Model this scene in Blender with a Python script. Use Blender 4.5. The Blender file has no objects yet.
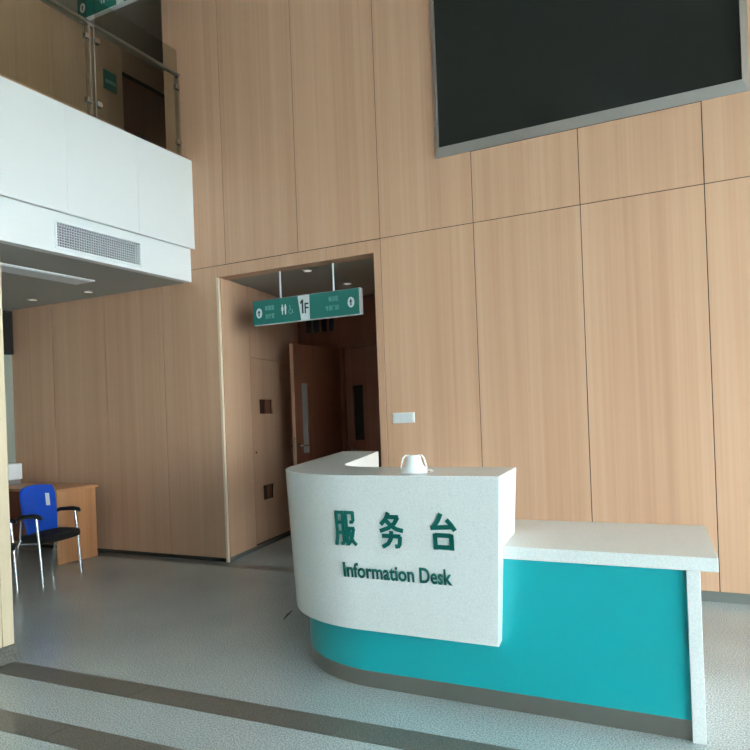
import bpy, bmesh, math, random
from mathutils import Vector, Matrix
random.seed(7)
scene = bpy.context.scene
COL = scene.collection

# ------------------------------------------------------------------ camera
cam_d = bpy.data.cameras.new('camera'); cam = bpy.data.objects.new('camera', cam_d); COL.objects.link(cam)
F_PX, YAW, PITCH, ROLL, CY = 691.26, math.radians(27.2295), math.radians(0.1411), math.radians(-2.154), 412.8
EYE = Vector((0, 0, 1.40))
fw = Vector((-math.sin(YAW)*math.cos(PITCH), math.cos(YAW)*math.cos(PITCH), math.sin(PITCH)))
rt = Vector((math.cos(YAW), math.sin(YAW), 0)); up = rt.cross(fw)
rt2 = math.cos(ROLL)*rt + math.sin(ROLL)*up; up2 = -math.sin(ROLL)*rt + math.cos(ROLL)*up
M = Matrix((rt2, up2, -fw)).transposed().to_4x4(); M.translation = EYE
cam.matrix_world = M
cam_d.sensor_fit = 'HORIZONTAL'; cam_d.sensor_width = 36.0
cam_d.lens = F_PX/750*36.0; cam_d.shift_x = 0.0; cam_d.shift_y = (CY-375)/750
cam_d.clip_start = 0.05; cam_d.clip_end = 200
scene.camera = cam

# ------------------------------------------------------------------ world: bright overcast sky
world = bpy.data.worlds.new('overcast_sky'); scene.world = world; world.use_nodes = True
wn = world.node_tree.nodes; wl = world.node_tree.links
bgn = wn['Background']; bgn.inputs['Color'].default_value = (0.84, 0.955, 1.0, 1); bgn.inputs['Strength'].default_value = 25.0
scene.view_settings.view_transform = 'Standard'; scene.view_settings.look = 'None'
scene.view_settings.gamma = 1.0; scene.view_settings.use_curve_mapping = False
scene.view_settings.exposure = 0.0
scene.cycles.use_denoising = True
scene.cycles.max_bounces = 10; scene.cycles.diffuse_bounces = 6
# ------------------------------------------------------------------ materials
def mat(name, col=(0.8, 0.8, 0.8), rough=0.5, metal=0.0, spec=0.5, emit=None):
    m = bpy.data.materials.new(name); m.use_nodes = True
    b = m.node_tree.nodes['Principled BSDF']
    b.inputs['Base Color'].default_value = (*col, 1); b.inputs['Roughness'].default_value = rough
    b.inputs['Metallic'].default_value = metal; b.inputs['Specular IOR Level'].default_value = spec
    if emit:
        b.inputs['Emission Color'].default_value = (*emit[0], 1); b.inputs['Emission Strength'].default_value = emit[1]
    return m
def srgb(r, g, b):
    f = lambda v: (v/255/12.92) if v/255 <= 0.04045 else ((v/255+0.055)/1.055)**2.4
    return (f(r), f(g), f(b))
def nodes(m): return m.node_tree.nodes, m.node_tree.links, m.node_tree.nodes['Principled BSDF']
def ramp(n, stops):
    r = n.new('ShaderNodeValToRGB'); e = r.color_ramp.elements
    e[0].position, e[0].color = stops[0][0], (*stops[0][1], 1); e[1].position, e[1].color = stops[-1][0], (*stops[-1][1], 1)
    for p, c in stops[1:-1]:
        x = e.new(p); x.color = (*c, 1)
    return r
def wood_material(name, c0, c1, c2, rough=0.42):
    m = mat(name, c1, rough, 0, 0.35); n, l, b = nodes(m)
    tc = n.new('ShaderNodeTexCoord'); oi = n.new('ShaderNodeObjectInfo')
    mp = n.new('ShaderNodeMapping'); mp.inputs['Scale'].default_value = (38, 38, 0.35)
    l.new(tc.outputs['Object'], mp.inputs['Vector'])
    off = n.new('ShaderNodeVectorMath'); off.operation = 'ADD'
    mul = n.new('ShaderNodeMath'); mul.operation = 'MULTIPLY'; mul.inputs[1].default_value = 37.0
    l.new(oi.outputs['Random'], mul.inputs[0]); l.new(mp.outputs['Vector'], off.inputs[0]); l.new(mul.outputs[0], off.inputs[1])
    n1 = n.new('ShaderNodeTexNoise'); n1.inputs['Scale'].default_value = 1.0; n1.inputs['Detail'].default_value = 4.0; n1.inputs['Roughness'].default_value = 0.6
    l.new(off.outputs[0], n1.inputs['Vector'])
    mp2 = n.new('ShaderNodeMapping'); mp2.inputs['Scale'].default_value = (6.5, 6.5, 0.12)
    l.new(tc.outputs['Object'], mp2.inputs['Vector'])
    off2 = n.new('ShaderNodeVectorMath'); off2.operation = 'ADD'; l.new(mp2.outputs['Vector'], off2.inputs[0]); l.new(mul.outputs[0], off2.inputs[1])
    n2 = n.new('ShaderNodeTexNoise'); n2.inputs['Scale'].default_value = 1.0; n2.inputs['Detail'].default_value = 2.0
    l.new(off2.outputs[0], n2.inputs['Vector'])
    mx = n.new('ShaderNodeMix'); mx.data_type = 'FLOAT'; mx.inputs[0].default_value = 0.5
    l.new(n1.outputs['Fac'], mx.inputs[2]); l.new(n2.outputs['Fac'], mx.inputs[3])
    r = ramp(n, [(0.30, c0), (0.5, c1), (0.70, c2)]); l.new(mx.outputs[0], r.inputs['Fac'])
    hsv = n.new('ShaderNodeHueSaturation'); l.new(r.outputs['Color'], hsv.inputs['Color'])
    mr = n.new('ShaderNodeMapRange'); mr.inputs['To Min'].default_value = 0.98; mr.inputs['To Max'].default_value = 1.02
    l.new(oi.outputs['Random'], mr.inputs['Value']); l.new(mr.outputs[0], hsv.inputs['Value'])
    l.new(hsv.outputs['Color'], b.inputs['Base Color'])
    return m
def speckle_material(name, base, dark, light, scale, rough, spec=0.5, amount=0.5, cloud=0.06):
    m = mat(name, base, rough, 0, spec); n, l, b = nodes(m)
    tc = n.new('ShaderNodeTexCoord')
    v = n.new('ShaderNodeTexNoise'); v.inputs['Scale'].default_value = scale; v.inputs['Detail'].default_value = 2.0
    l.new(tc.outputs['Object'], v.inputs['Vector'])
    r = ramp(n, [(0.5-0.2*(1-amount*0.4), dark), (0.5, base), (0.5+0.2*(1-amount*0.4), light)]); l.new(v.outputs['Fac'], r.inputs['Fac'])
    c = n.new('ShaderNodeTexNoise'); c.inputs['Scale'].default_value = 0.9; c.inputs['Detail'].default_value = 4.0
    l.new(tc.outputs['Object'], c.inputs['Vector'])
    mr = n.new('ShaderNodeMapRange'); mr.inputs['From Min'].default_value = 0.3; mr.inputs['From Max'].default_value = 0.7
    mr.inputs['To Min'].default_value = 1-cloud; mr.inputs['To Max'].default_value = 1+cloud; l.new(c.outputs['Fac'], mr.inputs['Value'])
    h = n.new('ShaderNodeHueSaturation'); l.new(r.outputs['Color'], h.inputs['Color']); l.new(mr.outputs[0], h.inputs['Value'])
    l.new(h.outputs['Color'], b.inputs['Base Color'])
    return m
WOOD = wood_material('wood_veneer', srgb(192, 150, 121), srgb(203, 161, 131), srgb(210, 171, 142))
WOOD_EDGE = wood_material('wood_edge', srgb(212, 190, 164), srgb(224, 203, 178), srgb(230, 212, 190))
DOOR_EDGE = mat('door_edge', srgb(176, 138, 118), 0.5)
WOOD_DARK = wood_material('wood_door', srgb(112, 70, 52), srgb(128, 82, 62), srgb(140, 92, 70))
WOOD_DESK = wood_material('desk_laminate', srgb(188, 130, 90), srgb(206, 148, 104), srgb(216, 160, 118))
WOOD_COL = wood_material('column_veneer', srgb(186, 168, 140), srgb(198, 180, 152), srgb(206, 190, 164))
GAP = mat('dark_joint', (0.03, 0.022, 0.016), 0.9)
TERRAZZO = speckle_material('terrazzo', srgb(172, 181, 182), srgb(138, 147, 149), srgb(203, 211, 212), 135, 0.18, 0.5, 0.5, 0.10)
BAND = speckle_material('dark_terrazzo', srgb(100, 97, 90), srgb(84, 82, 77), srgb(116, 113, 106), 120, 0.30, 0.4, 0.5, 0.10)
SKIRT = mat('skirting_stone', srgb(112, 116, 112), 0.4)
STONE = speckle_material('white_quartz', srgb(228, 232, 231), srgb(219, 224, 223), srgb(233, 237, 236), 150, 0.22, 0.5, 0.5, 0.01)
TEAL = mat('teal_laminate', srgb(18, 162, 168), 0.32, 0, 0.4)
STEEL = mat('brushed_steel', srgb(150, 145, 138), 0.38, 0.9)
STEEL_L = mat('polished_steel', srgb(190, 190, 188), 0.25, 1.0)
CHROME = mat('chrome', srgb(205, 208, 210), 0.18, 1.0)
GREEN_T = mat('green_letter', srgb(0, 94, 86), 0.6, 0, 0.25)
GREEN_S = mat('green_sign', srgb(8, 108, 98), 0.4)
WHITE_S = mat('white_sign', srgb(222, 228, 230), 0.45)
PALE_TXT = mat('pale_print', srgb(120, 175, 168), 0.5)
BLACK = mat('black_plastic', (0.012, 0.012, 0.013), 0.5)
DARK_TXT = mat('dark_green_print', srgb(8, 60, 58), 0.5)
WHITE_P = mat('white_panel', srgb(240, 244, 246), 0.35)
WHITE_W = mat('white_paint', srgb(214, 216, 212), 0.7)
GREY_C = mat('grey_ceiling', srgb(168, 166, 158), 0.8)
GRILLE = mat('grille_metal', srgb(205, 208, 214), 0.45)
DUCT = mat('dark_duct', (0.02, 0.02, 0.025), 0.8)
FRAME_M = mat('frame_metal', srgb(178, 172, 166), 0.40, 0.75)
SCREEN = mat('led_screen', (0.010, 0.011, 0.009), 0.42, 0, 0.35)
BLUE = mat('blue_mesh', srgb(12, 80, 200), 0.6)
FABRIC = mat('black_fabric', (0.010, 0.009, 0.010), 0.85)
SWITCH = mat('switch_plastic', srgb(230, 232, 232), 0.35)
MASKW = mat('white_fabric', srgb(240, 243, 243), 0.7)
HOLE = mat('dark_recess', srgb(52, 26, 16), 0.6)
GREYPLASTIC = mat('grey_plastic', srgb(150, 152, 152), 0.5)
TWIG = mat('dark_scrap', srgb(40, 26, 14), 0.8)
LAMPG = mat('lamp_diffuser', srgb(225, 230, 235), 0.5)
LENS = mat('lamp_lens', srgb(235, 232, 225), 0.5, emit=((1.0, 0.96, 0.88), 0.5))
DKGLASS = mat('dark_glass', (0.02, 0.022, 0.018), 0.15)
def glass_material(name, tint, fac=0.08):
    m = bpy.data.materials.new(name); m.use_nodes = True; n = m.node_tree.nodes; l = m.node_tree.links
    n.remove(n['Principled BSDF']); out = n['Material Output']
    t = n.new('ShaderNodeBsdfTransparent'); t.inputs['Color'].default_value = (*tint, 1)
    g = n.new('ShaderNodeBsdfGlossy'); g.inputs['Roughness'].default_value = 0.02
    lw = n.new('ShaderNodeLayerWeight'); lw.inputs['Blend'].default_value = 0.5
    pw = n.new('ShaderNodeMath'); pw.operation = 'POWER'; pw.inputs[1].default_value = 5.0; l.new(lw.outputs['Facing'], pw.inputs[0])
    fr = n.new('ShaderNodeMath'); fr.operation = 'MULTIPLY_ADD'; fr.inputs[1].default_value = 0.6; fr.inputs[2].default_value = 0.025; l.new(pw.outputs[0], fr.inputs[0])
    mx = n.new('ShaderNodeMixShader'); l.new(fr.outputs[0], mx.inputs[0]); l.new(t.outputs[0], mx.inputs[1]); l.new(g.outputs[0], mx.inputs[2])
    l.new(mx.outputs[0], out.inputs['Surface'])
    return m
GLASS = glass_material('balustrade_glass', (0.83, 0.85, 0.81))

# ------------------------------------------------------------------ mesh helpers
def box(bm, x0, x1, y0, y1, z0, z1):
    vs = [bm.verts.new(p) for p in ((x0,y0,z0),(x1,y0,z0),(x1,y1,z0),(x0,y1,z0),(x0,y0,z1),(x1,y0,z1),(x1,y1,z1),(x0,y1,z1))]
    for f in ((3,2,1,0),(4,5,6,7),(0,1,5,4),(1,2,6,5),(2,3,7,6),(3,0,4,7)): bm.faces.new([vs[i] for i in f])
def hexa(bm, b4, t4):
    vs = [bm.verts.new(p) for p in list(b4)+list(t4)]
    for f in ((3,2,1,0),(4,5,6,7),(0,1,5,4),(1,2,6,5),(2,3,7,6),(3,0,4,7)): bm.faces.new([vs[i] for i in f])
def prism(bm, bot, top):
    """closed solid between two equal-length loops (lists of 3D points, counter-clockwise)"""
    a = [bm.verts.new(p) for p in bot]; b = [bm.verts.new(p) for p in top]; n = len(a)
    for i in range(n): bm.faces.new((a[i], a[(i+1) % n], b[(i+1) % n], b[i]))
    bm.faces.new(list(reversed(a))); bm.faces.new(b)
def tube(bm, pts, r, seg=10):
    pts = [Vector(p) for p in pts]; rings = []
    for i, p in enumerate(pts):
        d = (pts[min(i+1, len(pts)-1)]-pts[max(i-1, 0)]).normalized()
        a = d.cross(Vector((0, 0, 1)));
        if a.length < 1e-3: a = d.cross(Vector((0, 1, 0)))
        a.normalize(); c = d.cross(a)
        rr = r[i] if isinstance(r, (list, tuple)) else r
        rings.append([bm.verts.new(p+rr*(math.cos(2*math.pi*k/seg)*a+math.sin(2*math.pi*k/seg)*c)) for k in range(seg)])
    for i in range(len(rings)-1):
        for k in range(seg): bm.faces.new((rings[i][k], rings[i][(k+1) % seg], rings[i+1][(k+1) % seg], rings[i+1][k]))
    bm.faces.new(list(reversed(rings[0]))); bm.faces.new(rings[-1])
def disc(bm, c, axis, r, h, seg=24, r2=None):
    axis = Vector(axis).normalized(); c = Vector(c)
    tube(bm, [c, c+axis*h], [r, r if r2 is None else r2], seg)
def obj(name, bm, m, parent=None, bevel=0, smooth=False, segs=2):
    bmesh.ops.recalc_face_normals(bm, faces=bm.faces[:])
    me = bpy.data.meshes.new(name); bm.to_mesh(me); bm.free(); me.materials.append(m)
    o = bpy.data.objects.new(name, me); COL.objects.link(o)
    if parent is not None: o.parent = parent
    if smooth:
        for p in me.polygons: p.use_smooth = True
    if bevel:
        b = o.modifiers.new('bevel', 'BEVEL'); b.width = bevel; b.segments = segs; b.limit_method = 'ANGLE'; b.angle_limit = math.radians(40)
    return o
def B(name, m, parent, *dims, bevel=0):
    bm = bmesh.new(); box(bm, *dims); return obj(name, bm, m, parent, bevel)
def autosmooth(o, ang=35):
    for p in o.data.polygons: p.use_smooth = True
    o.data.set_sharp_from_angle(angle=math.radians(ang))
    return o
def struct(o): o['kind'] = 'structure'; return o
def tag(o, label, cat, group=None):
    o['label'] = label; o['category'] = cat
    if group: o['group'] = group
    return o
def thing(name, label, cat, loc=(0, 0, 0), rz=0, group=None):
    o = bpy.data.objects.new(name, None); COL.objects.link(o); o.location = loc; o.rotation_euler = (0, 0, rz); o.empty_display_size = 0.1
    return tag(o, label, cat, group)
def copy_tree(o, parent=None):
    c = o.copy(); COL.objects.link(c); c.parent = parent
    for ch in list(o.children): copy_tree(ch, c)
    return c
def text_mesh(body, thicken=0.0, extrude=0.0):
    """built-in font outlines as a mesh in the XY plane, normalised to a unit box from (0,0) to (1,1)"""
    cu = bpy.data.curves.new('text', 'FONT'); cu.body = body; cu.size = 1.0; cu.offset = thicken; cu.resolution_u = 4
    t = bpy.data.objects.new('text', cu); COL.objects.link(t)
    dg = bpy.context.evaluated_depsgraph_get(); me = bpy.data.meshes.new_from_object(t.evaluated_get(dg))
    COL.objects.unlink(t); bpy.data.objects.remove(t); bpy.data.curves.remove(cu)
    return me
def lettering(name, body, m, parent, origin, ux, uy, w, h, depth, thicken=0.0):
    """text stretched to w x h with its lower left corner at origin, ux/uy the writing and up directions, raised by depth along ux x uy"""
    me = text_mesh(body, thicken)
    xs = [v.co.x for v in me.vertices]; ys = [v.co.y for v in me.vertices]
    x0, x1, y0, y1 = min(xs), max(xs), min(ys), max(ys)
    ux, uy = Vector(ux).normalized(), Vector(uy).normalized(); nn = ux.cross(uy); o0 = Vector(origin)
    bm = bmesh.new(); bm.from_mesh(me); bpy.data.meshes.remove(me)
    for v in bm.verts:
        v.co = o0 + ux*((v.co.x-x0)/(x1-x0)*w) + uy*((v.co.y-y0)/(y1-y0)*h) + nn*depth
    bmesh.ops.remove_doubles(bm, verts=bm.verts[:], dist=1e-6)
    r = bmesh.ops.extrude_face_region(bm, geom=bm.faces[:])
    for g in r['geom']:
        if isinstance(g, bmesh.types.BMVert): g.co -= nn*depth*0.98
    return obj(name, bm, m, parent)

# ================================================================== THE SETTING
D = 5.362                      # front plane of the panelled wall
XL, XR, YB, ZC = -7.60, 5.00, -6.0, 7.2
JX = [-4.339+0.8457*k for k in range(-4, 12)]
ZJ = 2.922
# ---- floor
bm = bmesh.new(); box(bm, XL-0.3, XR+0.3, YB-0.3, 9.0, -0.12, 0.0)
floor = struct(obj('floor', bm, TERRAZZO))
def band_tiles(y_back, y_front, xa, xb, step, start, slope):
    x = start
    while x < xb:
        a, b = max(x+0.0012, xa), min(x+step-0.0012, xb); x += step
        if b <= a: continue
        yb0, yb1, yf0, yf1 = (y_back+slope*a, y_back+slope*b, y_front+slope*a, y_front+slope*b)
        bm = bmesh.new(); hexa(bm, [(a,yf0,-0.01),(b,yf1,-0.01),(b,yb1,-0.01),(a,yb0,-0.01)], [(a,yf0,0.0012),(b,yf1,0.0012),(b,yb1,0.0012),(a,yb0,0.0012)])
        obj('border_tile', bm, BAND, floor)
band_tiles(2.806, 2.636, -7.6, 4.5, 1.2, -1.595-1.2*6, 0.033)
band_tiles(2.300, 2.135, -7.6, 4.5, 1.2, -1.595-1.2*6, 0.033)
band_tiles(D-0.005, D-0.16, -7.59, -2.66, 1.2, -1.595-1.2*6, 0.0)

# ---- back wall: dark backing with separate veneered panels
OL, OR_, OT = -4.462, -2.715, 2.805            # door opening
MZ0, MX = 3.55, -5.05                          # upper floor level; end of the wall on the upper floor
bm = bmesh.new(); yb0, yb1 = D+0.02, D+0.16
yc = D+0.0045
box(bm, XL, OL-0.035, yc, yb1, 0.0372, MZ0); box(bm, XL, OL-0.035, yb0, yb1, 0, 0.0372)
box(bm, OL-0.035, OR_+0.0, yc+0.004, yb1, ZJ-0.003, MZ0)
box(bm, OR_+0.06, XR, yc, yb1, 0.0722, MZ0); box(bm, OR_+0.06, XR, yb0, yb1, 0, 0.0722)
box(bm, MX+0.01, XR, yc, yb1, MZ0, ZC)
wall = struct(obj('wall_back', bm, GAP))
g = 0.0032
def panel(x0, x1, z0, z1, m=WOOD, parent=wall, name='wood_panel'):
    if x1-x0 < 0.02 or z1-z0 < 0.02: return
    bm = bmesh.new(); box(bm, -(x1-x0)/2+g, (x1-x0)/2-g, 0, 0.0044, g, z1-z0-g)
    o = obj(name, bm, m, parent); o.location = ((x0+x1)/2, D, z0)
    return o
SK = 0.072
xs = [XL]+[x for x in JX if XL+0.1 < x < OL-0.1]+[OL]
for a, b in zip(xs, xs[1:]): panel(a, b, 0.037, ZJ)
# right of the opening, below the joint
xs = [x for x in JX if x > -2.66 and x < XR]+[XR]
for a, b in zip(xs, xs[1:]): panel(a, b, SK, ZJ)
# above the joint
SX0, SX1, SZ0, SZ1 = -2.108, 0.190, 3.500, 5.30   # screen outer frame
top_edges = sorted([MX]+[x for x in JX if MX+0.1 < x < XR]+[XR])
for a, b in zip(top_edges, top_edges[1:]):
    if b <= SX0+1e-6 or a >= SX1-1e-6: panel(a, b, ZJ, ZC)
    else:
        if a < SX0 or b > SX1:               # panel notched around the corner of the display, in one piece
            if a < SX0: loop = [(a+g, ZJ+g), (b-g, ZJ+g), (b-g, SZ0), (SX0, SZ0), (SX0, SZ1), (b-g, SZ1), (b-g, ZC-g), (a+g, ZC-g)]
            else: loop = [(a+g, ZJ+g), (b-g, ZJ+g), (b-g, ZC-g), (a+g, ZC-g), (a+g, SZ1), (SX1, SZ1), (SX1, SZ0), (a+g, SZ0)]
            bm = bmesh.new(); prism(bm, [(x-(a+b)/2, 0, z-ZJ) for x, z in loop], [(x-(a+b)/2, 0.0044, z-ZJ) for x, z in loop])
            o = obj('wood_panel', bm, WOOD, wall); o.location = ((a+b)/2, D, ZJ)
        else:
            panel(a, b, ZJ, SZ0); panel(a, b, SZ1, ZC)
# piece of wall between the mezzanine slab and the lower panels
panel(XL, MX, ZJ, MZ0)
# skirting
bm = bmesh.new(); box(bm, XL, OL-0.035, D+0.012, D+0.0198, 0, 0.0365); struct(obj('baseboard_back_left', bm, mat('dark_plinth', srgb(58, 54, 50), 0.6)))
bm = bmesh.new(); box(bm, -2.649, XR, D+0.004, D+0.0198, 0, SK-0.001); struct(obj('baseboard_back_right', bm, SKIRT))
# trim around the opening
bm = bmesh.new(); box(bm, OL, OL+0.028, D-0.006, D+0.020, 0.0, OT); struct(obj('trim_1', bm, WOOD_EDGE, None, 0.003))
bm = bmesh.new(); box(bm, OL, OR_, D-0.002, D+0.16, OT, ZJ-0.004); struct(obj('trim_2', bm, WOOD, None, 0.002))
bm = bmesh.new(); box(bm, OR_, -2.6495, D-0.002, D+0.16, 0.0, ZJ-0.004); struct(obj('trim_3', bm, WOOD, None, 0.002))

# ---- lobby shell
bm = bmesh.new(); box(bm, XL-0.2, XL, 1.2, D+0.16, 0, MZ0); struct(obj('wall_left', bm, mat('grey_green_paint', srgb(150, 152, 140), 0.7)))
bm = bmesh.new(); box(bm, XL-0.2, XR+0.3, YB-0.3, D+0.16, ZC, ZC+0.2); struct(obj('ceiling', bm, WHITE_W))
# right facade: posts and rails with large panes between (daylight side)
def facade(name, along, fixed, a0, a1, z1, n, sill):
    bm = bmesh.new(); t = 0.05
    def bar(u0, u1, z0, zz):
        if along == 'y': box(bm, fixed-t, fixed+t, u0, u1, z0, zz)
        else: box(bm, u0, u1, fixed-t, fixed+t, z0, zz)
    for k in range(n+1):
        u = a0+(a1-a0)*k/n; bar(u-0.04, u+0.04, 0, z1)
    for z in (0.0, 2.6, z1-0.1): bar(a0, a1, z, z+0.1)
    w = struct(obj(name, bm, STEEL))
    for k in range(n):
        for z0_, z1_ in ((0.1, 2.6), (2.7, z1-0.1)):
            u0 = a0+(a1-a0)*k/n+0.04; u1 = a0+(a1-a0)*(k+1)/n-0.04
            bm = bmesh.new()
            if along == 'y': box(bm, fixed-0.006, fixed+0.006, u0, u1, z0_, z1_)
            else: box(bm, u0, u1, fixed-0.006, fixed+0.006, z0_, z1_)
            obj('pane', bm, CLEAR, w)
    return w
CLEAR = glass_material('facade_glass', (0.97, 0.985, 0.98))
facade('window_1', 'y', XR, -3.2, 5.30, 3.2, 5, 0)
bm = bmesh.new(); box(bm, XR-0.05, XR+0.15, YB, D+0.16, 3.2, ZC); box(bm, XR-0.05, XR+0.15, 5.34, D+0.16, 0, 3.2); box(bm, XR-0.05, XR+0.15, YB, -3.24, 0, 3.2); struct(obj('wall_right', bm, WHITE_W))
bm = bmesh.new(); box(bm, XL-0.2, XR+0.15, YB-0.2, YB, 0, ZC); struct(obj('wall_rear', bm, mat('grey_paint', srgb(176, 180, 182), 0.7)))
bm = bmesh.new(); box(bm, XL-0.2, XL, YB, 1.2, 0, ZC); box(bm, XL-0.2, XL, 1.2, D, MZ0+2.6, ZC); struct(obj('wall_left_hall', bm, WHITE_W))
# ground outside the glazing
bm = bmesh.new(); box(bm, XR+0.31, 40, -30, 30, -0.12, -0.02)
floor_out = struct(obj('floor_forecourt', bm, mat('paving', srgb(200, 203, 202), 0.8)))

bm = bmesh.new(); box(bm, XR+0.16, XR+2.6, -8.0, 9.0, 3.25, 3.45); struct(obj('ceiling_sky_blocker', bm, WHITE_W))     # unseen slab added outside the glazing to keep high sky light off the desk top

# ---- wood-clad pier at the left edge of the view
px0, px1, py0, py1 = -4.45, -3.878, 2.08, 2.685
bm = bmesh.new(); box(bm, px0+0.01, px1-0.012, py0+0.01, py1-0.012, 0, ZC); pier = struct(obj('wall_pier', bm, GAP))
def pier_panel(x0, x1, y0, y1):
    bm = bmesh.new(); box(bm, x0, x1, y0, y1, 0.105, ZC-0.01); obj('wood_panel', bm, WOOD_COL, pier, 0.0015, segs=1)
pier_panel(px1-0.012, px1, 2.612, py1); pier_panel(px1-0.012, px1, py0, 2.608)
pier_panel(px0, px1-0.013, py1-0.012, py1); pier_panel(px0, px0+0.01, py0+0.01, py1-0.013); pier_panel(px0, px1-0.013, py0, py0+0.01)
bm = bmesh.new(); box(bm, px0-0.004, px1+0.008, py0-0.004, py1+0.008, 0.001, 0.10); b_ = struct(obj('baseboard_pier', bm, BAND))

# ---- mezzanine: slab, white fascia panels, lower fascia, soffit
FX, FX2, FT, FM, FB = -4.715, -4.776, 4.010, 3.122, 2.800
Y0M = 1.2
bm = bmesh.new(); box(bm, XL, FX-0.10, Y0M, D+0.0, 3.15, MZ0); slab = struct(obj('floor_mezzanine', bm, GREY_C))
bm = bmesh.new(); box(bm, XL, -2.6, D+0.17, 9.0, 3.15, MZ0); struct(obj('floor_mezzanine_corridor', bm, GREY_C))
bm = bmesh.new(); box(bm, FX-0.13, FX-0.016, Y0M, D-0.003, FM+0.01, FT-0.006); fascia = struct(obj('trim_fascia', bm, WHITE_W))
ys = [Y0M, 1.56, 2.33, 3.10, 3.866, 4.629, D-0.002]
for a, b in zip(ys, ys[1:]):
    bm = bmesh.new(); box(bm, FX-0.016, FX, a, b, FM, FT); obj('fascia_panel', bm, WHITE_P, fascia, 0.003, segs=1)
bm = bmesh.new(); box(bm, FX-0.14, FX-0.017, Y0M, D-0.003, FT-0.005, FT+0.004); obj('coping', bm, WHITE_P, fascia)
GY0, GY1, GZ0, GZ1 = 3.800, 4.676, 2.852, 3.046     # air grille opening
bm = bmesh.new()
box(bm, FX2-0.08, FX2, Y0M, GY0, FB, FM+0.02); box(bm, FX2-0.08, FX2, GY1, D-0.003, FB, FM+0.02)
box(bm, FX2-0.08, FX2, GY0, GY1, FB, GZ0); box(bm, FX2-0.08, FX2, GY0, GY1, GZ1, FM+0.02)
struct(obj('trim_lower_fascia', bm, WHITE_P))
bm = bmesh.new(); box(bm, XL, FX2-0.08, Y0M, D-0.003, FB+0.002, FB+0.05); soffit = struct(obj('ceiling_soffit', bm, GREY_C))
# ---- air grille
gr = thing('air_grille', 'white framed rectangular air grille with fine square mesh set in the mezzanine fascia', 'vent', (FX2, (GY0+GY1)/2, GZ0))
o0 = Vector(gr.location)
def rel(o, root): o.location = -Vector(root.location); return o     # part modelled in world coordinates
t = 0.022; bm = bmesh.new()
box(bm, FX2+0.001, FX2+0.010, GY0-t, GY1+t, GZ1, GZ1+t); box(bm, FX2+0.001, FX2+0.010, GY0-t, GY1+t, GZ0-t, GZ0)
box(bm, FX2+0.001, FX2+0.010, GY0-t, GY0, GZ0, GZ1); box(bm, FX2+0.001, FX2+0.010, GY1, GY1+t, GZ0, GZ1)
rel(obj('frame', bm, WHITE_P, gr, 0.002, segs=1), gr)
bm = bmesh.new(); box(bm, FX2-0.07, FX2-0.06, GY0+0.002, GY1-0.002, GZ0+0.002, GZ1-0.002); rel(obj('backing', bm, DUCT, gr), gr)
n = 36
for k in range(1, n):
    y = GY0+(GY1-GY0)*k/n; bm = bmesh.new(); box(bm, -0.012, 0.0, -0.0030, 0.0030, 0, GZ1-GZ0-0.004)
    o = obj('vertical_blade', bm, GRILLE, gr); o.location = (0.0, y-o0.y, 0.002)
for k in range(1, 9):
    z = GZ0+(GZ1-GZ0)*k/9; bm = bmesh.new(); box(bm, -0.0135, -0.0012, -(GY1-GY0)/2+0.002, (GY1-GY0)/2-0.002, -0.0028, 0.0028)
    o = obj('horizontal_blade', bm, GRILLE, gr); o.location = (0.0, 0, z-o0.z)

# ---- upper-floor corridor: back wall with panels, door, ceiling
UX, UC = -6.50, 6.02
bm = bmesh.new(); box(bm, UX-0.2, UX-0.02, Y0M, 6.19, MZ0, UC); box(bm, UX-0.2, UX-0.02, 6.19, 9.0, 5.74, UC); box(bm, UX-0.2, UX-0.02, 7.2, 9.0, MZ0, 5.74)
uw = struct(obj('wall_upper', bm, GAP))
ys = [1.2, 2.05, 2.9, 3.75, 4.36, 5.2, 5.78, 6.19]
for a, b in zip(ys, ys[1:]):
    bm = bmesh.new(); box(bm, UX-0.02, UX, a+0.002, b-0.002, MZ0, UC-0.002); obj('wood_panel', bm, WOOD, uw)
bm = bmesh.new(); box(bm, UX-0.02, UX, 6.192, 7.198, 5.742, UC-0.002); obj('wood_panel', bm, WOOD, uw)
bm = bmesh.new(); box(bm, UX-0.02, UX, 7.202, 9.0, MZ0, UC-0.002); obj('wood_panel', bm, WOOD, uw)
bm = bmesh.new(); box(bm, UX-0.14, UX-0.10, 6.19, 7.20, MZ0, 5.74); d3 = struct(obj('door_3', bm, WOOD_DARK))
bm = bmesh.new(); disc(bm, (UX-0.10, 6.30, 4.6), (1, 0, 0), 0.02, 0.04); tube(bm, [(UX-0.06, 6.30, 4.6), (UX-0.06, 6.42, 4.6)], 0.009); obj('door_handle', bm, CHROME, d3)
bm = bmesh.new(); box(bm, UX-0.2, FX-0.06, Y0M, D+0.0, UC, UC+0.1); box(bm, UX-0.2, -2.6, D+0.162, 9.0, UC, UC+0.1); box(bm, UX-0.2, MX, D+0.0, D+0.162, UC, UC+0.1); struct(obj('ceiling_upper', bm, GREY_C))
bm = bmesh.new(); box(bm, FX-0.14, FX-0.06, Y0M, D-0.003, UC+0.1, ZC-0.002); struct(obj('wall_bulkhead', bm, WHITE_W))
bm = bmesh.new(); box(bm, UX-0.2, -2.6, 9.0, 9.2, MZ0, UC); struct(obj('wall_upper_end', bm, WOOD_DARK))
bm = bmesh.new(); box(bm, MX, MX+0.012, D+0.02, D+0.16, MZ0, UC); box(bm, -2.7, -2.6, D+0.17, 9.0, MZ0, UC); struct(obj('wall_upper_side', bm, WOOD_DARK))

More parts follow.
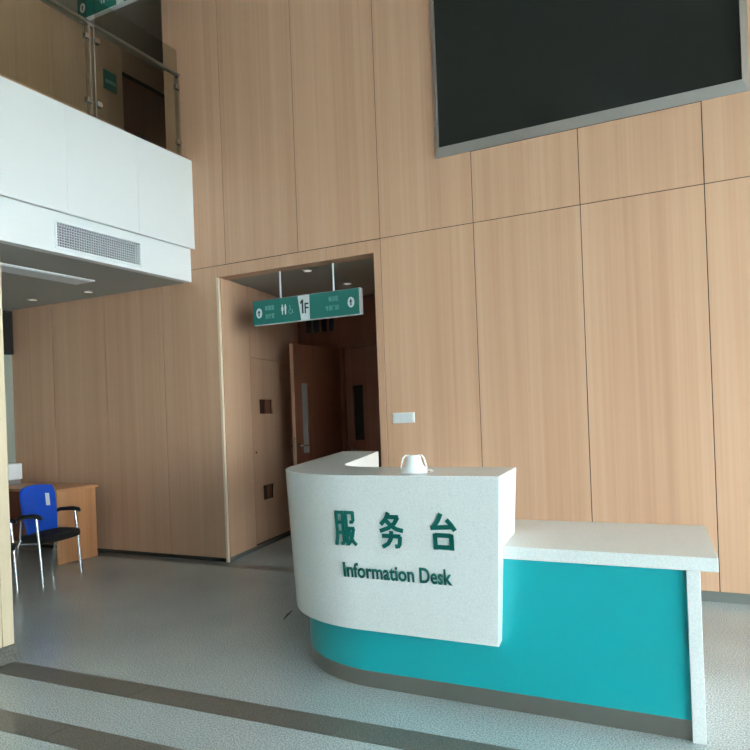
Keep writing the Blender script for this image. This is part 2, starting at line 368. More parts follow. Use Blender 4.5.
# ---- lower corridor behind the opening
SPL = -0.19; CZ = 2.82; YE = 7.28
def sx(y, x0=-4.432): return x0+SPL*(y-5.40)
def splay_box(bm, y0, y1, z0, z1, d0, d1, x0=-4.432):
    """box hugging the splayed wall: d0..d1 is the distance behind the wall face"""
    hexa(bm, [(sx(y0,x0)-d0,y0,z0),(sx(y0,x0)-d1,y0,z0),(sx(y1,x0)-d1,y1,z0),(sx(y1,x0)-d0,y1,z0)], [(sx(y0,x0)-d0,y0,z1),(sx(y0,x0)-d1,y0,z1),(sx(y1,x0)-d1,y1,z1),(sx(y1,x0)-d0,y1,z1)])
bm = bmesh.new(); splay_box(bm, D+0.161, YE, 0, CZ, 0.09, 0.2); splay_box(bm, D+0.03, D+0.161, 0, OT, 0.021, 0.03); cw = struct(obj('wall_corridor_left', bm, GAP))
CY0, CY1, CT = 5.955, 6.95, 2.06       # wall cabinet hidden behind veneered door
for (y0, y1, z0, z1) in ((D+0.0215, CY0, 0.045, OT+0.008), (CY0, YE, CT, CZ), (CY1, YE, 0.06, CT)):
    bm = bmesh.new(); splay_box(bm, y0+0.002, y1-0.002, z0+0.002, z1-0.002, 0.0, 0.02); obj('wood_panel', bm, WOOD, cw)
bm = bmesh.new(); splay_box(bm, D+0.022, YE, 0.0, 0.042, 0.010, 0.02); struct(obj('baseboard_corridor', bm, SKIRT))
cab = thing('hydrant_cabinet', 'flush wood veneer cabinet door in the corridor wall with two dark square pulls', 'cabinet', (sx(CY0), CY0, 0.06))
# door leaf made of pieces around the two pull openings so that the pulls are real recesses
pulls = [(6.14, 6.47, 1.455, 1.612), (6.16, 6.43, 0.505, 0.668)]
bm = bmesh.new()
zc = sorted([0.062, CT-0.002]+[z for p in pulls for z in p[2:]])
a, b = CY0+0.002, CY1-0.002
splay_box(bm, a, b, 0.062, 0.505, 0, 0.018); splay_box(bm, a, 6.16, 0.505, 0.668, 0, 0.018); splay_box(bm, 6.43, b, 0.505, 0.668, 0, 0.018)
splay_box(bm, a, b, 0.668, 1.455, 0, 0.018); splay_box(bm, a, 6.14, 1.455, 1.612, 0, 0.018); splay_box(bm, 6.47, b, 1.455, 1.612, 0, 0.018)
splay_box(bm, a, b, 1.612, CT-0.002, 0, 0.018)
rel(obj('cabinet_door', bm, WOOD, cab), cab)
for (y0, y1, z0, z1) in pulls:
    bm = bmesh.new(); splay_box(bm, y0-0.01, y1+0.01, z0-0.01, z1+0.01, 0.06, 0.07)
    splay_box(bm, y0-0.01, y0, z0-0.01, z1+0.01, 0.0185, 0.06); splay_box(bm, y1, y1+0.01, z0-0.01, z1+0.01, 0.0185, 0.06)
    splay_box(bm, y0-0.01, y1+0.01, z0-0.01, z0, 0.0185, 0.06); splay_box(bm, y0-0.01, y1+0.01, z1, z1+0.01, 0.0185, 0.06)
    p = rel(obj('recessed_pull', bm, HOLE, cab), cab)
    bm = bmesh.new(); ym = y0+(y1-y0)*0.58; splay_box(bm, ym, y1-0.004, z0+0.002, z1-0.002, 0.03, 0.045); obj('catch', bm, WOOD_DARK, p)
bm = bmesh.new(); disc(bm, (sx(6.014)+0.0005, 6.014, 1.04), (1, SPL, 0), 0.011, 0.004, 16); rel(obj('keyhole', bm, HOLE, cab), cab)
# corridor right wall, ceiling, end wall
bm = bmesh.new(); box(bm, -2.75, OR_-0.0, D+0.161, YE+2, 0, CZ); struct(obj('wall_corridor_right', bm, WOOD))
bm = bmesh.new(); box(bm, -5.6, -2.70, D+0.161, 9.0, CZ, CZ+0.1); cc = struct(obj('ceiling_corridor', bm, GREY_C))
HXx, DT = -4.177, 2.22          # mullion between the doors, door head
bm = bmesh.new()
box(bm, -4.90, -4.78, YE, YE+0.12, 0, CZ); box(bm, -4.78, -2.75, YE, YE+0.12, 2.66, CZ); box(bm, -4.78, -2.75, YE, YE+0.12, DT+0.06, 2.66)
box(bm, -3.25, -2.75, YE, YE+0.12, 0, DT+0.06)
struct(obj('wall_corridor_end', bm, WOOD_DARK))
bm = bmesh.new(); box(bm, HXx-0.03, HXx+0.03, YE-0.02, YE+0.12, 0, DT+0.06); box(bm, -4.78, HXx-0.03, YE-0.02, YE+0.12, DT, DT+0.06); box(bm, HXx+0.03, -3.25, YE-0.02, YE+0.12, DT, DT+0.06); struct(obj('trim_4', bm, WOOD_DARK))
tr = thing('transom_louvre', 'small dark louvred opening above the open door at the corridor end', 'vent', (-4.44, YE, 2.44))
bm = bmesh.new(); box(bm, -4.66, -4.26, YE-0.006, YE-0.001, 2.44, 2.66); rel(obj('backing', bm, DUCT, tr), tr)
for k in range(3):
    bm = bmesh.new(); box(bm, -4.57+0.11*k, -4.55+0.11*k, YE-0.03, YE-0.0065, 2.44, 2.66); rel(obj('divider', bm, WOOD_DARK, tr), tr)
# closed door with a narrow vision pane
bm = bmesh.new(); x0, x1, yy = HXx+0.032, -3.252, YE+0.03
SLX0, SLX1, SLZ0, SLZ1 = -4.045, -3.915, 1.10, 1.76
box(bm, x0, SLX0, yy, yy+0.045, 0.01, DT-0.002); box(bm, SLX1, x1, yy, yy+0.045, 0.01, DT-0.002); box(bm, SLX0, SLX1, yy, yy+0.045, 0.01, SLZ0); box(bm, SLX0, SLX1, yy, yy+0.045, SLZ1, DT-0.002)
d2 = struct(obj('door_2', bm, WOOD_DARK))
bm = bmesh.new(); box(bm, SLX0, SLX1, yy+0.018, yy+0.026, SLZ0, SLZ1); obj('pane', bm, DKGLASS, d2)
bm = bmesh.new(); disc(bm, (x0+0.07, yy-0.03, 1.0), (0, 1, 0), 0.022, 0.03); tube(bm, [(x0+0.07, yy-0.03, 1.0), (x0+0.19, yy-0.03, 1.0)], 0.009); obj('door_handle', bm, CHROME, d2)
# open door swung toward the lobby
ang = math.atan2(6.40-7.24, -4.283-(-4.177))
d1 = bpy.data.objects.new('door_1', None); COL.objects.link(d1); d1.location = (HXx-0.02, 7.235, 0.0); d1.rotation_euler = (0, 0, ang); struct(d1)
L = 0.845; bm = bmesh.new()
box(bm, 0, 0.62, -0.022, 0.022, 0.012, DT-0.004); box(bm, 0.72, L, -0.022, 0.022, 0.012, DT-0.004); box(bm, 0.62, 0.72, -0.022, 0.022, 0.012, 1.0); box(bm, 0.62, 0.72, -0.022, 0.022, 1.78, DT-0.004)
obj('door_leaf', bm, WOOD_DARK, d1)
B('edge_strip', DOOR_EDGE, d1, L+0.0005, L+0.006, -0.023, 0.023, 0.012, DT-0.004)
B('pane', GREYPLASTIC, d1, 0.62, 0.72, -0.006, 0.006, 1.0, 1.78)
for s in (-1, 1):
    bm = bmesh.new(); disc(bm, (L-0.035, s*0.022, 1.085), (0, s, 0), 0.024, 0.012); tube(bm, [(L-0.035, s*0.03, 1.085), (L-0.035, s*0.07, 1.085), (L-0.04, s*0.076, 1.085), (L-0.14, s*0.076, 1.085)], 0.010)
    autosmooth(obj('lever_handle', bm, CHROME, d1))
bm = bmesh.new(); box(bm, L+0.0065, L+0.008, -0.012, 0.012, 0.93, 1.18); obj('lock_plate', bm, CHROME, d1)
# dark room beyond the open door
bm = bmesh.new(); box(bm, -5.6, -2.7, 9.0, 9.1, 0, CZ); box(bm, -5.7, -5.6, YE, 9.1, 0, CZ); struct(obj('wall_beyond', bm, WOOD_DARK))

# ================================================================== OBJECTS
# ---- large display
scr = thing('video_display', 'large black video display in a brushed metal frame on the wood wall', 'display', ((SX0+SX1)/2, D, SZ0))
bm = bmesh.new(); box(bm, SX0+0.04, SX1-0.04, D-0.012, D+0.018, SZ0+0.05, SZ1-0.05); rel(obj('screen', bm, SCREEN, scr), scr)
IX0, IX1, IZ0, IZ1 = SX0+0.043, SX1-0.045, SZ0+0.068, SZ1-0.07
yo, yi = D-0.050, D-0.014
def mitre(a0, a1, b0, b1):
    """frame bar between outer edge a0-a1 and inner edge b0-b1 (x, z pairs)"""
    bm = bmesh.new()
    hexa(bm, [(a0[0], D-0.0005, a0[1]), (a1[0], D-0.0005, a1[1]), (b1[0], D-0.0005, b1[1]), (b0[0], D-0.0005, b0[1])],
             [(a0[0], D-0.006, a0[1]), (a1[0], D-0.006, a1[1]), (b1[0], yo, b1[1]), (b0[0], yo, b0[1])])
    return bm
o_ = [(SX0, SZ0), (SX1, SZ0), (SX1, SZ1), (SX0, SZ1)]; i_ = [(IX0, IZ0), (IX1, IZ0), (IX1, IZ1), (IX0, IZ1)]
for k in range(4):
    rel(obj('frame_bar', mitre(o_[k], o_[(k+1) % 4], i_[k], i_[(k+1) % 4]), FRAME_M, scr, 0.002, segs=1), scr)

# ---- three-gang wall switch
sw = thing('wall_switch', 'white three-gang switch plate on the wood wall beside the opening', 'switch', (-2.483, D, 1.318))
B('plate', SWITCH, sw, -0.103, 0.103, -0.011, -0.0005, 0, 0.090, bevel=0.004)
for k in range(3):
    B('rocker', WHITE_S, sw, -0.092+0.063*k, -0.034+0.063*k, -0.016, -0.0105, 0.012, 0.078, bevel=0.003)

# ---- hanging wayfinding signs
def hanging_sign(label, floor_txt, lines, loc, rod_len):
    s = thing('hanging_sign', label, 'sign', loc)
    W, Hh, T = 1.170, 0.232, 0.045
    B('panel', GREEN_S, s, 0, W, 0, T, 0, Hh)
    B('end_cap', WHITE_S, s, W, W+0.012, -0.003, T+0.003, -0.003, Hh+0.003, bevel=0.003)
    B('end_cap', GREEN_S, s, -0.010, 0, -0.003, T+0.003, -0.003, Hh+0.003, bevel=0.003)
    B('edge_rail', STEEL_L, s, 0, W, -0.002, T+0.002, Hh, Hh+0.005); B('edge_rail', WHITE_S, s, 0, W, -0.002, T+0.002, -0.005, 0)
    bm = bmesh.new(); y = -0.003
    prism(bm, [(0.545, 0, 0.001), (0.545, y, 0.001), (0.640, y, 0.001), (0.640, 0, 0.001)], [(0.512, 0, Hh-0.001), (0.512, y, Hh-0.001), (0.642, y, Hh-0.001), (0.642, 0, Hh-0.001)])
    obj('floor_plate', bm, WHITE_S, s)
    if floor_txt:
        bm = bmesh.new(); one = [(0.017,0),(0.034,0),(0.034,0.130),(0.020,0.130),(0.0,0.108),(0.0,0.088),(0.017,0.100)]
        prism(bm, [(0.541+x, -0.0032, 0.062+z) for x, z in one], [(0.541+x, -0.0055, 0.062+z) for x, z in one]); obj('numeral', bm, DARK_TXT, s)
        lettering('numeral', floor_txt[1], DARK_TXT, s, (0.588, -0.0035, 0.060), (1, 0, 0), (0, 0, 1), 0.044, 0.098, 0.002, 0.012)
    for cx in (0.062, W-0.085):
        bm = bmesh.new(); vs = []
        n = 28; ring = [(cx+0.035*math.cos(2*math.pi*k/n), 0.112+0.048*math.sin(2*math.pi*k/n)) for k in range(n)]
        prism(bm, [(x, -0.0005, z) for x, z in ring], [(x, -0.003, z) for x, z in ring])
        dd = obj('arrow_disc', bm, WHITE_S, s)
        bm = bmesh.new(); ar = [(-0.006,-0.030),(0.006,-0.030),(0.006,0.006),(0.017,0.000),(0.0,0.032),(-0.017,0.000),(-0.006,0.006)]
        prism(bm, [(cx+x, -0.003, 0.112+z) for x, z in ar], [(cx+x, -0.005, 0.112+z) for x, z in ar]); obj('arrow', bm, DARK_TXT, dd)
    # restroom figures and wheelchair
    for cx, skirt in ((0.335, True), (0.370, False)):
        bm = bmesh.new()
        body = [(-0.004,-0.045),(0.004,-0.045),(0.006,-0.005),(0.013,-0.005),(0.008,0.030),(-0.008,0.030),(-0.013,-0.005),(-0.006,-0.005)] if skirt else [(-0.006,-0.045),(0.006,-0.045),(0.008,0.0),(0.011,0.032),(-0.011,0.032),(-0.008,0.0)]
        prism(bm, [(cx+x, -0.0005, 0.118+z) for x, z in body], [(cx+x, -0.003, 0.118+z) for x, z in body])
        n = 12; ring = [(cx+0.007*math.cos(2*math.pi*k/n), 0.160+0.009*math.sin(2*math.pi*k/n)) for k in range(n)]
        prism(bm, [(x, -0.0005, z) for x, z in ring], [(x, -0.003, z) for x, z in ring]); obj('restroom_figure', bm, WHITE_S, s)
    bm = bmesh.new(); cx = 0.428; pts = [(cx+0.019*math.cos(a_), -0.002, 0.098+0.024*math.sin(a_)) for a_ in [math.pi*0.75+k*math.pi*1.2/14 for k in range(15)]]
    tube(bm, pts, 0.0022, 6); tube(bm, [(cx-0.006, -0.002, 0.155), (cx-0.002, -0.002, 0.112), (cx+0.018, -0.002, 0.110), (cx+0.026, -0.002, 0.080)], 0.003, 6); obj('wheelchair_figure', bm, PALE_TXT, s)
    for (txt, x, z, w) in lines:
        lettering('caption', txt, PALE_TXT, s, (x, -0.001, z), (1, 0, 0), (0, 0, 1), w, 0.048, 0.0015, 0.0)
    for rx in (0.305, 0.895):
        bm = bmesh.new(); tube(bm, [(rx, T/2, Hh+0.003), (rx, T/2, Hh+rod_len)], 0.0085, 10); r_ = autosmooth(obj('rod', bm, WHITE_S, s))
        bm = bmesh.new(); disc(bm, (rx, T/2, Hh+rod_len-0.008), (0, 0, 1), 0.022, 0.0075, 16); obj('ceiling_rose', bm, WHITE_S, r_)
    return s
cap = [('检验室', 0.135, 0.130, 0.105), ('治疗室', 0.135, 0.052, 0.105), ('候诊区', 0.850, 0.140, 0.105), ('专家门诊', 0.815, 0.058, 0.145)]
hanging_sign('green hanging direction sign reading 1F below the opening head', '1F', cap, (-4.105, 5.478, 2.312), CZ-0.001-2.312-0.232)
s2 = hanging_sign('green hanging direction sign on the upper floor behind the glass railing', '', [], (-5.832, 5.0, 5.57), UC-0.001-5.57-0.232)

# ---- downlights and ceiling strip
def downlight(loc, label):
    t_ = thing('downlight', label, 'light', loc, group='recessed downlights')
    bm = bmesh.new(); n = 24
    vs = [[bm.verts.new((r*math.cos(2*math.pi*k/n), r*math.sin(2*math.pi*k/n), z)) for k in range(n)] for r, z in ((0.062, 0.0), (0.060, -0.006), (0.046, -0.006), (0.040, 0.0))]
    for a_, b_ in zip(vs, vs[1:]+vs[:1]):
        for k in range(n): bm.faces.new((a_[k], a_[(k+1) % n], b_[(k+1) % n], b_[k]))
    autosmooth(obj('trim_ring', bm, STEEL_L, t_))
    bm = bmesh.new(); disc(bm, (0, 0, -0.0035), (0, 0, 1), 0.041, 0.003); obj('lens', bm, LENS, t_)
    return t_
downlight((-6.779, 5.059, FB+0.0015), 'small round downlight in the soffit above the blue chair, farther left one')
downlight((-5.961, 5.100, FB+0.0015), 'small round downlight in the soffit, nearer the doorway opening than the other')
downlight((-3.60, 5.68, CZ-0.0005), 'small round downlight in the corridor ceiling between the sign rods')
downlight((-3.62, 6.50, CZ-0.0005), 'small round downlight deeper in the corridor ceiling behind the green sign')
st = thing('ceiling_strip_light', 'long white rectangular light panel recessed in the soffit under the mezzanine', 'light', (-5.56, 3.6, FB))
B('frame', WHITE_P, st, -0.135, 0.135, -1.15, 1.13, -0.012, 0.0005, bevel=0.003); B('diffuser', LAMPG, st, -0.115, 0.115, -1.13, 1.11, -0.0155, -0.0125)

# ---- glass balustrade
RX, RT = -4.762, 4.835
bal = thing('glass_railing', 'frameless glass railing with steel posts and round handrail on the white mezzanine edge', 'railing', (RX, 4.2, FT))
def post(y, double):
    bm = bmesh.new()
    for dy in ((-0.022, 0.022) if double else (0.0,)):
        box(bm, RX-0.03, RX+0.03, y+dy-0.006, y+dy+0.006, FT+0.006, RT-0.02)
    p = rel(obj('post', bm, STEEL_L, bal, 0.0015, segs=1), bal)
    bm = bmesh.new(); box(bm, RX-0.045, RX+0.045, y-0.05, y+0.05, FT+0.004, FT+0.012); obj('base_plate', bm, STEEL_L, p)
    for z in (FT+0.14, RT-0.14):
        for s in ((-1, 1) if double else (-1,)):
            bm = bmesh.new(); y0 = y+s*0.028 if double else y-0.006
            box(bm, RX+0.0, RX+0.045, min(y0, y0+s*0.05), max(y0, y0+s*0.05), z-0.022, z+0.022); obj('glass_clamp', bm, STEEL_L, p, 0.004)
    bm = bmesh.new(); box(bm, RX-0.012, RX+0.012, y-0.02, y+0.02, RT-0.03, RT); obj('rail_saddle', bm, STEEL_L, p)
post(4.186, True); post(5.236, False); post(3.136, True); post(2.086, True)
bm = bmesh.new(); tube(bm, [(RX, 1.2, RT), (RX, 3.0, RT), (RX, 5.262, RT)], 0.021, 14); rel(autosmooth(obj('handrail', bm, STEEL, bal)), bal)
for a, b in ((2.13, 3.092), (3.18, 4.142), (4.230, 5.215)):
    bm = bmesh.new(); box(bm, RX+0.018, RX+0.028, a, b, FT+0.03, 5.06); rel(obj('glass_pane', bm, GLASS, bal), bal)

# ---- green wall sign on the upper floor
ex = thing('wall_sign', 'small green notice sign on the upper floor wall beside the door', 'sign', (UX, 5.99, 5.40))
B('plate', GREEN_S, ex, 0.0005, 0.012, -0.10, 0.10, 0, 0.235, bevel=0.003)
B('text_band', PALE_TXT, ex, 0.012, 0.014, -0.075, 0.08, 0.085, 0.125)

# ================================================================== INFORMATION DESK
desk = thing('information_desk', 'white and teal curved reception desk lettered Information Desk', 'desk', (-1.2, 3.5, 0))
AD = Vector((-0.33, 1, 0)).normalized(); AN = Vector((-AD.y, AD.x, 0))     # direction of the side wing and its outward normal
def outer(front, R, cx, xr, yend, z, cyc=None):
    """outline from the right end along the front, round the corner and back along the wing (outer side)"""
    cy_ = front+R; pts = [(xr, front)]
    a0, a1 = -math.pi/2, math.atan2(AN.y, AN.x)-2*math.pi if math.atan2(AN.y, AN.x) > 0 else math.atan2(AN.y, AN.x)
    n = 20
    for k in range(n+1):
        a_ = a0+(a1-a0)*k/n; pts.append((cx+R*math.cos(a_), cy_+R*math.sin(a_)))
    lx, ly = pts[-1]; t_ = (yend-ly)/AD.y; pts.append((lx+AD.x*t_, yend))
    return [Vector((x, y, z)) for x, y in pts]
ZT, ZBt = 1.105, 0.320
# upper white body: flared front, vertical inner side
top_o = outer(2.970, 0.760, -1.665, -0.920, 4.98, ZT); bot_o = outer(3.040, 0.700, -1.70, -0.975, 4.95, ZBt)
top_i = outer(3.465, 0.330, -1.80, -0.984, 4.945, ZT)
def slab_between(bm, oo, ii, oo2, ii2):
    lo = list(oo)+list(reversed(ii)); hi = list(oo2)+list(reversed(ii2)); n = len(oo)
    a = [bm.verts.new(p) for p in lo]; b = [bm.verts.new(p) for p in hi]; N = len(lo)
    for i in range(N): bm.faces.new((a[i], a[(i+1) % N], b[(i+1) % N], b[i]))
    for i in range(n-1):
        j = N-1-i
        bm.faces.new((a[i], a[j], a[j-1], a[i+1])); bm.faces.new((b[i], b[i+1], b[j-1], b[j]))
def at_z(pts, z): return [Vector((p.x, p.y, z)) for p in pts]
zb = 0.775; fr = (zb-ZBt)/(ZT-ZBt)
bm = bmesh.new(); inn = at_z(top_i, ZBt)
for p in (inn[0],): p.x = -1.035
slab_between(bm, bot_o, inn, top_o, top_i)
body = autosmooth(obj('white_counter', bm, STONE, desk, 0.004), 30); rel(body, desk)
# base: teal skin, dark kick plate
def ring(name, m, front, R, cx, xr, z0, z1, th, yend=4.9):
    oo = outer(front, R, cx, xr, yend, 0); ii = outer(front+th, R-th, cx, xr, yend, 0)
    bm = bmesh.new(); slab_between(bm, at_z(oo, z0), at_z(ii, z0), at_z(oo, z1), at_z(ii, z1))
    return rel(autosmooth(obj(name, bm, m, desk), 30), desk)
oo = outer(3.125, 0.690, -1.675, -0.1885, 4.9, 0); ii = outer(3.155, 0.660, -1.675, -0.1885, 4.9, 0)
bm = bmesh.new(); slab_between(bm, at_z(oo, 0.085), at_z(ii, 0.085), at_z(oo, ZBt-0.0005), at_z(ii, ZBt-0.0005)); box(bm, -1.04, -0.1885, 3.125, 3.155, ZBt-0.0005, 0.7095)
rel(autosmooth(obj('teal_base', bm, TEAL, desk), 30), desk)
ring('kick_plate', STEEL, 3.128, 0.687, -1.675, -0.190, 0.0005, 0.0845, 0.03)
# lower counter with skewed right end
ct0, ct1 = 0.710, 0.768
def ctop(z): return [(-1.04, 3.105, z), (-0.066, 3.105, z), (-0.141, 3.955, z), (-1.15, 3.93, z)]
bm = bmesh.new(); q0 = [(-0.9766, 3.105, ct0), (-0.066, 3.105, ct0), (-0.138, 3.915, ct0), (-1.16, 3.89, ct0), (-1.16, 3.468, ct0), (-1.005, 3.468, ct0)]
q0[0] = (-1.03, 3.105, ct0); q0[5] = (-1.10, 3.468, ct0)
prism(bm, q0, [(x, y, ct1) for x, y, z in q0]); rel(obj('low_counter_top', bm, STONE, desk, 0.003), desk)
bm = bmesh.new(); hexa(bm, [(-0.186, 3.105, 0.0005), (-0.134, 3.105, 0.0005), (-0.205, 3.90, 0.0005), (-0.257, 3.90, 0.0005)], [(-0.186, 3.105, 0.7095), (-0.134, 3.105, 0.7095), (-0.205, 3.90, 0.7095), (-0.257, 3.90, 0.7095)])
rel(obj('end_panel', bm, STONE, desk, 0.002), desk)
# staff-side worktop along the front and the wing
wi_o = outer(3.467, 0.328, -1.80, -1.165, 4.93, 0); wi_i = outer(3.80, 0.10, -1.95, -1.165, 4.90, 0)
bm = bmesh.new(); slab_between(bm, at_z(wi_o, 0.735), at_z(wi_i, 0.735), at_z(wi_o, 0.760), at_z(wi_i, 0.760)); rel(obj('staff_worktop', bm, STONE, desk), desk)
# raised lettering on the sloping face
U = Vector((1, 0, 0)); V = Vector((0, -0.0892, 1)).normalized()
def face_pt(x, z): return Vector((x, 3.040-(z-ZBt)*0.0892-0.0005, z))
STROKES = {
 '服': [[(.12,1.0),(.12,.45),(.10,.22),(.03,.0)], [(.12,.95),(.44,.95)], [(.41,1.0),(.41,.10),(.37,.05),(.27,.05)], [(.12,.66),(.41,.66)], [(.12,.37),(.41,.37)],
        [(.57,1.0),(.57,.0)], [(.57,.95),(.93,.95)], [(.90,.98),(.90,.72),(.86,.68),(.74,.68)], [(.57,.50),(.94,.50)], [(.91,.50),(.82,.26),(.70,.10),(.60,.03)], [(.67,.47),(.76,.24),(.86,.11),(.99,.02)]],
 '务': [[(.42,1.0),(.30,.82),(.08,.66)], [(.34,.88),(.82,.88)], [(.80,.88),(.64,.70),(.40,.57),(.03,.47)], [(.28,.80),(.50,.63),(.72,.54),(.98,.50)],
        [(.10,.34),(.86,.34)], [(.84,.34),(.81,.12),(.76,.06),(.62,.05)], [(.50,.48),(.46,.26),(.34,.12),(.10,.02)]],
 '台': [[(.46,1.0),(.34,.80),(.16,.62)], [(.05,.60),(.45,.62),(.84,.64)], [(.66,.84),(.82,.70),(.95,.54)], [(.20,.44),(.20,.0)], [(.80,.44),(.80,.0)], [(.20,.40),(.80,.40)], [(.20,.07),(.80,.07)]],
}
def character(ch, x0, x1, z0, z1, hw, depth):
    """heavy sans character built from straight brush bars, raised from the sloping face"""
    bm = bmesh.new(); N = U.cross(V)
    for k, st_ in enumerate(STROKES[ch]):
        pts = [(u*(x1-x0), v*(z1-z0)) for u, v in st_]; n = len(pts); L_, R_ = [], []
        for i in range(n):
            ax, ay = pts[max(i-1, 0)]; bx, by = pts[min(i+1, n-1)]; d = math.hypot(bx-ax, by-ay); nx, ny = -(by-ay)/d, (bx-ax)/d
            L_.append((pts[i][0]+nx*hw, pts[i][1]+ny*hw)); R_.append((pts[i][0]-nx*hw, pts[i][1]-ny*hw))
        dd = depth+0.00004*k
        for i in range(n-1):
            q = [R_[i], R_[i+1], L_[i+1], L_[i]]; P = [face_pt(x0, z0)+U*a_+V*b_ for a_, b_ in q]
            hexa(bm, P, [p+N*dd for p in P])
    return rel(obj('chinese_character', bm, GREEN_T, desk), desk)
character('服', -1.791, -1.671, 0.752, 0.928, 0.0080, 0.005); character('务', -1.540, -1.410, 0.752, 0.926, 0.0102, 0.005); character('台', -1.276, -1.141, 0.758, 0.930, 0.0105, 0.005)
rel(lettering('english_word', 'Information', GREEN_T, desk, face_pt(-1.760, 0.590), U, V, 0.388, 0.076, 0.004, 0.021), desk)
rel(lettering('english_word', 'Desk', GREEN_T, desk, face_pt(-1.343, 0.590), U, V, 0.163, 0.076, 0.004, 0.021), desk)

# ---- face mask left on the counter
mk = thing('face_mask', 'small white cup-shaped mask with loops standing on the desk counter', 'mask', (-1.40, 3.12, ZT+0.0005), math.radians(12))
bm = bmesh.new(); rows = []
prof = [(0.066, 0.042, 0.0), (0.062, 0.040, 0.020), (0.048, 0.034, 0.036), (0.038, 0.028, 0.060), (0.036, 0.022, 0.078), (0.028, 0.014, 0.086)]
n = 24
for rx, ry, z in prof: rows.append([bm.verts.new((rx*math.cos(2*math.pi*k/n), ry*math.sin(2*math.pi*k/n), z)) for k in range(n)])
for a_, b_ in zip(rows, rows[1:]):
    for k in range(n): bm.faces.new((a_[k], a_[(k+1) % n], b_[(k+1) % n], b_[k]))
bm.faces.new(rows[-1]); bm.faces.new(list(reversed(rows[0])))
autosmooth(obj('cup', bm, MASKW, mk), 60)
for s in (-1, 1):
    bm = bmesh.new(); pts = [(s*0.022, 0, 0.085), (s*0.042, -0.004, 0.085), (s*0.053, -0.008, 0.072), (s*0.059, -0.010, 0.050), (s*0.064, -0.008, 0.030), (s*0.062, 0, 0.012)]
    tube(bm, pts, 0.0042, 8); autosmooth(obj('ear_loop', bm, MASKW, mk))
bm = bmesh.new(); tube(bm, [(0.066, -0.01, 0.012), (0.085, -0.02, 0.014), (0.098, -0.02, 0.010), (0.085, -0.015, 0.005)], 0.003, 8); autosmooth(obj('strap_end', bm, MASKW, mk))

# ================================================================== OFFICE CORNER
of = thing('office_desk', 'plain wood laminate office desk against the wall behind the blue chair', 'desk', (-6.7, 5.0, 0))
bm = bmesh.new(); box(bm, -7.45, -6.065, 4.712, 5.235, 0.735, 0.762); rel(obj('desk_top', bm, WOOD_DESK, of, 0.003), of)
bm = bmesh.new(); box(bm, -6.105, -6.075, 4.725, 5.20, 0.0005, 0.7345); rel(obj('side_panel', bm, WOOD_DESK, of, 0.002), of)
bm = bmesh.new(); box(bm, -7.44, -7.41, 4.725, 5.20, 0.0005, 0.7345); rel(obj('side_panel', bm, WOOD_DESK, of, 0.002), of)
bm = bmesh.new(); box(bm, -7.409, -6.106, 5.10, 5.12, 0.12, 0.7345); rel(obj('modesty_panel', bm, WOOD_DARK, of), of)
pr = thing('printer', 'white boxy printer with grey base on the office desk', 'printer', (-7.27, 5.0, 0.7625))
B('base', GREYPLASTIC, pr, -0.17, 0.065, -0.14, 0.14, 0, 0.055, bevel=0.006); B('body', WHITE_P, pr, -0.19, 0.085, -0.15, 0.15, 0.0555, 0.235, bevel=0.010)
B('paper_slot', DUCT, pr, -0.16, 0.05, -0.152, -0.149, 0.07, 0.085)
tv = thing('wall_box', 'dark flat box mounted high on the pale wall near the ceiling', 'screen', (XL, 5.02, 2.30))
B('housing', BLACK, tv, 0.0005, 0.10, -0.30, 0.30, -0.03, 0.48, bevel=0.006); B('screen', SCREEN, tv, 0.1002, 0.103, -0.275, 0.275, 0.0, 0.45)

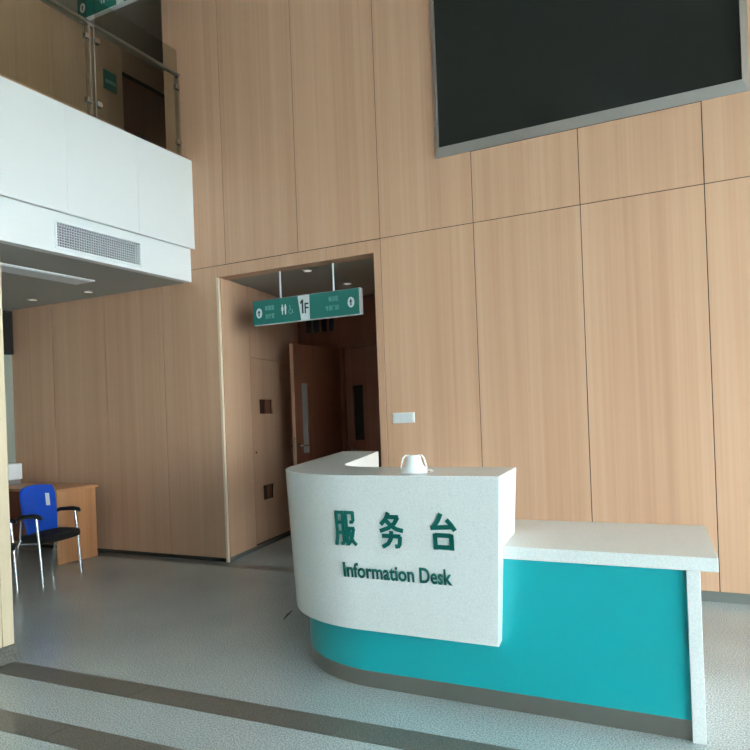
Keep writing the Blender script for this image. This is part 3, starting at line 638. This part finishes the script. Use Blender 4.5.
def arm_chair(label, loc, rz):
    c = thing('arm_chair', label, 'chair', loc, rz, 'blue visitor armchairs')
    hw, fx, rx = 0.268, 0.130, -0.085          # +x is the chair's front, +y its left
    bm = bmesh.new(); rows = []; n = 28      # seat cushion, rounded slab
    def ring_(s, z, e=4):
        out = []
        for k in range(n):
            a_ = 2*math.pi*k/n; c_, s_ = math.cos(a_), math.sin(a_)
            out.append((s*0.180*math.copysign(abs(c_)**(2/e), c_)+0.055, s*0.245*math.copysign(abs(s_)**(2/e), s_), z))
        return out
    for s, z in ((0.90, 0.370), (0.98, 0.378), (1.0, 0.400), (0.985, 0.425), (0.93, 0.438), (0.6, 0.442)): rows.append([bm.verts.new(p) for p in ring_(s, z)])
    for a_, b_ in zip(rows, rows[1:]):
        for k in range(n): bm.faces.new((a_[k], a_[(k+1) % n], b_[(k+1) % n], b_[k]))
    bm.faces.new(list(reversed(rows[0]))); bm.faces.new(rows[-1]); autosmooth(obj('seat', bm, FABRIC, c), 60)
    # backrest: curved blue shell, wider towards the top, rounded upper corners
    bm = bmesh.new(); nu, nv = 14, 12; fr_, bk = [], []
    def bx_(u, v): return -0.055-0.050*v+0.030*u*u
    for j in range(nv+1):
        v = j/nv; half = 0.190+0.035*math.sin(v*math.pi*0.62)-(0.030*((v-0.85)/0.15)**2 if v > 0.85 else 0)
        ra, rb = [], []
        for i in range(nu+1):
            u = -1+2*i/nu; z = 0.430+0.42*v+0.018*v*(1-u*u); x = bx_(u, v)
            ra.append(bm.verts.new((x, u*half, z))); rb.append(bm.verts.new((x-0.022, u*half, z)))
        fr_.append(ra); bk.append(rb)
    for j in range(nv):
        for i in range(nu):
            bm.faces.new((fr_[j][i], fr_[j][i+1], fr_[j+1][i+1], fr_[j+1][i])); bm.faces.new((bk[j][i+1], bk[j][i], bk[j+1][i], bk[j+1][i+1]))
        bm.faces.new((fr_[j][0], fr_[j+1][0], bk[j+1][0], bk[j][0])); bm.faces.new((fr_[j+1][nu], fr_[j][nu], bk[j][nu], bk[j+1][nu]))
    for i in range(nu):
        bm.faces.new((fr_[0][i+1], fr_[0][i], bk[0][i], bk[0][i+1])); bm.faces.new((fr_[nv][i], fr_[nv][i+1], bk[nv][i+1], bk[nv][i]))
    back = autosmooth(obj('backrest', bm, BLUE, c), 45)
    bm = bmesh.new(); P = []
    for (y, z) in ((0.105, 0.665), (0.150, 0.660), (0.155, 0.775), (0.110, 0.780)):
        P.append((bx_(y/0.222, (z-0.43)/0.42)+0.003, y, z))
    hexa(bm, [(x-0.002, y, z) for x, y, z in P], P); o = obj('paper_tag', bm, WHITE_S, back); o['label'] = 'white paper tag'
    for s in (-1, 1):
        bm = bmesh.new(); tube(bm, [(fx+0.025, s*hw, 0.0), (fx+0.0, s*hw, 0.38), (fx-0.02, s*hw, 0.592)], 0.0135, 12); autosmooth(obj('leg', bm, CHROME, c))
        bm = bmesh.new(); tube(bm, [(rx-0.06, s*(hw-0.02), 0.0), (rx-0.01, s*(hw-0.02), 0.33), (rx+0.0, s*(hw-0.03), 0.41), (rx-0.025, s*(hw-0.085), 0.56)], 0.0115, 12); autosmooth(obj('leg', bm, CHROME, c))
        bm = bmesh.new(); tube(bm, [(rx-0.02, s*(hw-0.030), 0.585), (rx+0.04, s*hw, 0.608), (fx-0.05, s*hw, 0.615), (fx+0.015, s*hw, 0.606), (fx+0.035, s*hw, 0.588)], [0.014, 0.018, 0.021, 0.020, 0.013], 12); autosmooth(obj('arm_rest', bm, BLACK, c))
        bm = bmesh.new(); tube(bm, [(fx+0.0, s*(hw-0.012), 0.368), (rx-0.005, s*(hw-0.03), 0.363)], 0.009, 10); autosmooth(obj('side_rail', bm, CHROME, c))
    bm = bmesh.new(); tube(bm, [(fx-0.03, -hw+0.01, 0.362), (fx-0.03, hw-0.01, 0.362)], 0.008, 10); autosmooth(obj('cross_bar', bm, CHROME, c))
    return c
arm_chair('blue-backed black-seat armchair with chrome legs standing beside the office desk', (-5.640, 4.262, 0), math.radians(15))
arm_chair('armchair with black seat mostly hidden behind the wooden pier at the left edge', (-5.530, 3.52, 0), math.radians(15))

# ---- scrap on the floor
bm = bmesh.new(); tube(bm, [(-2.805, 3.95, 0.006), (-2.838, 4.05, 0.008), (-2.872, 4.155, 0.006)], [0.003, 0.006, 0.003], 7)
tag(obj('floor_scrap', bm, TWIG), 'thin dark scrap lying on the terrazzo left of the desk', 'scrap')
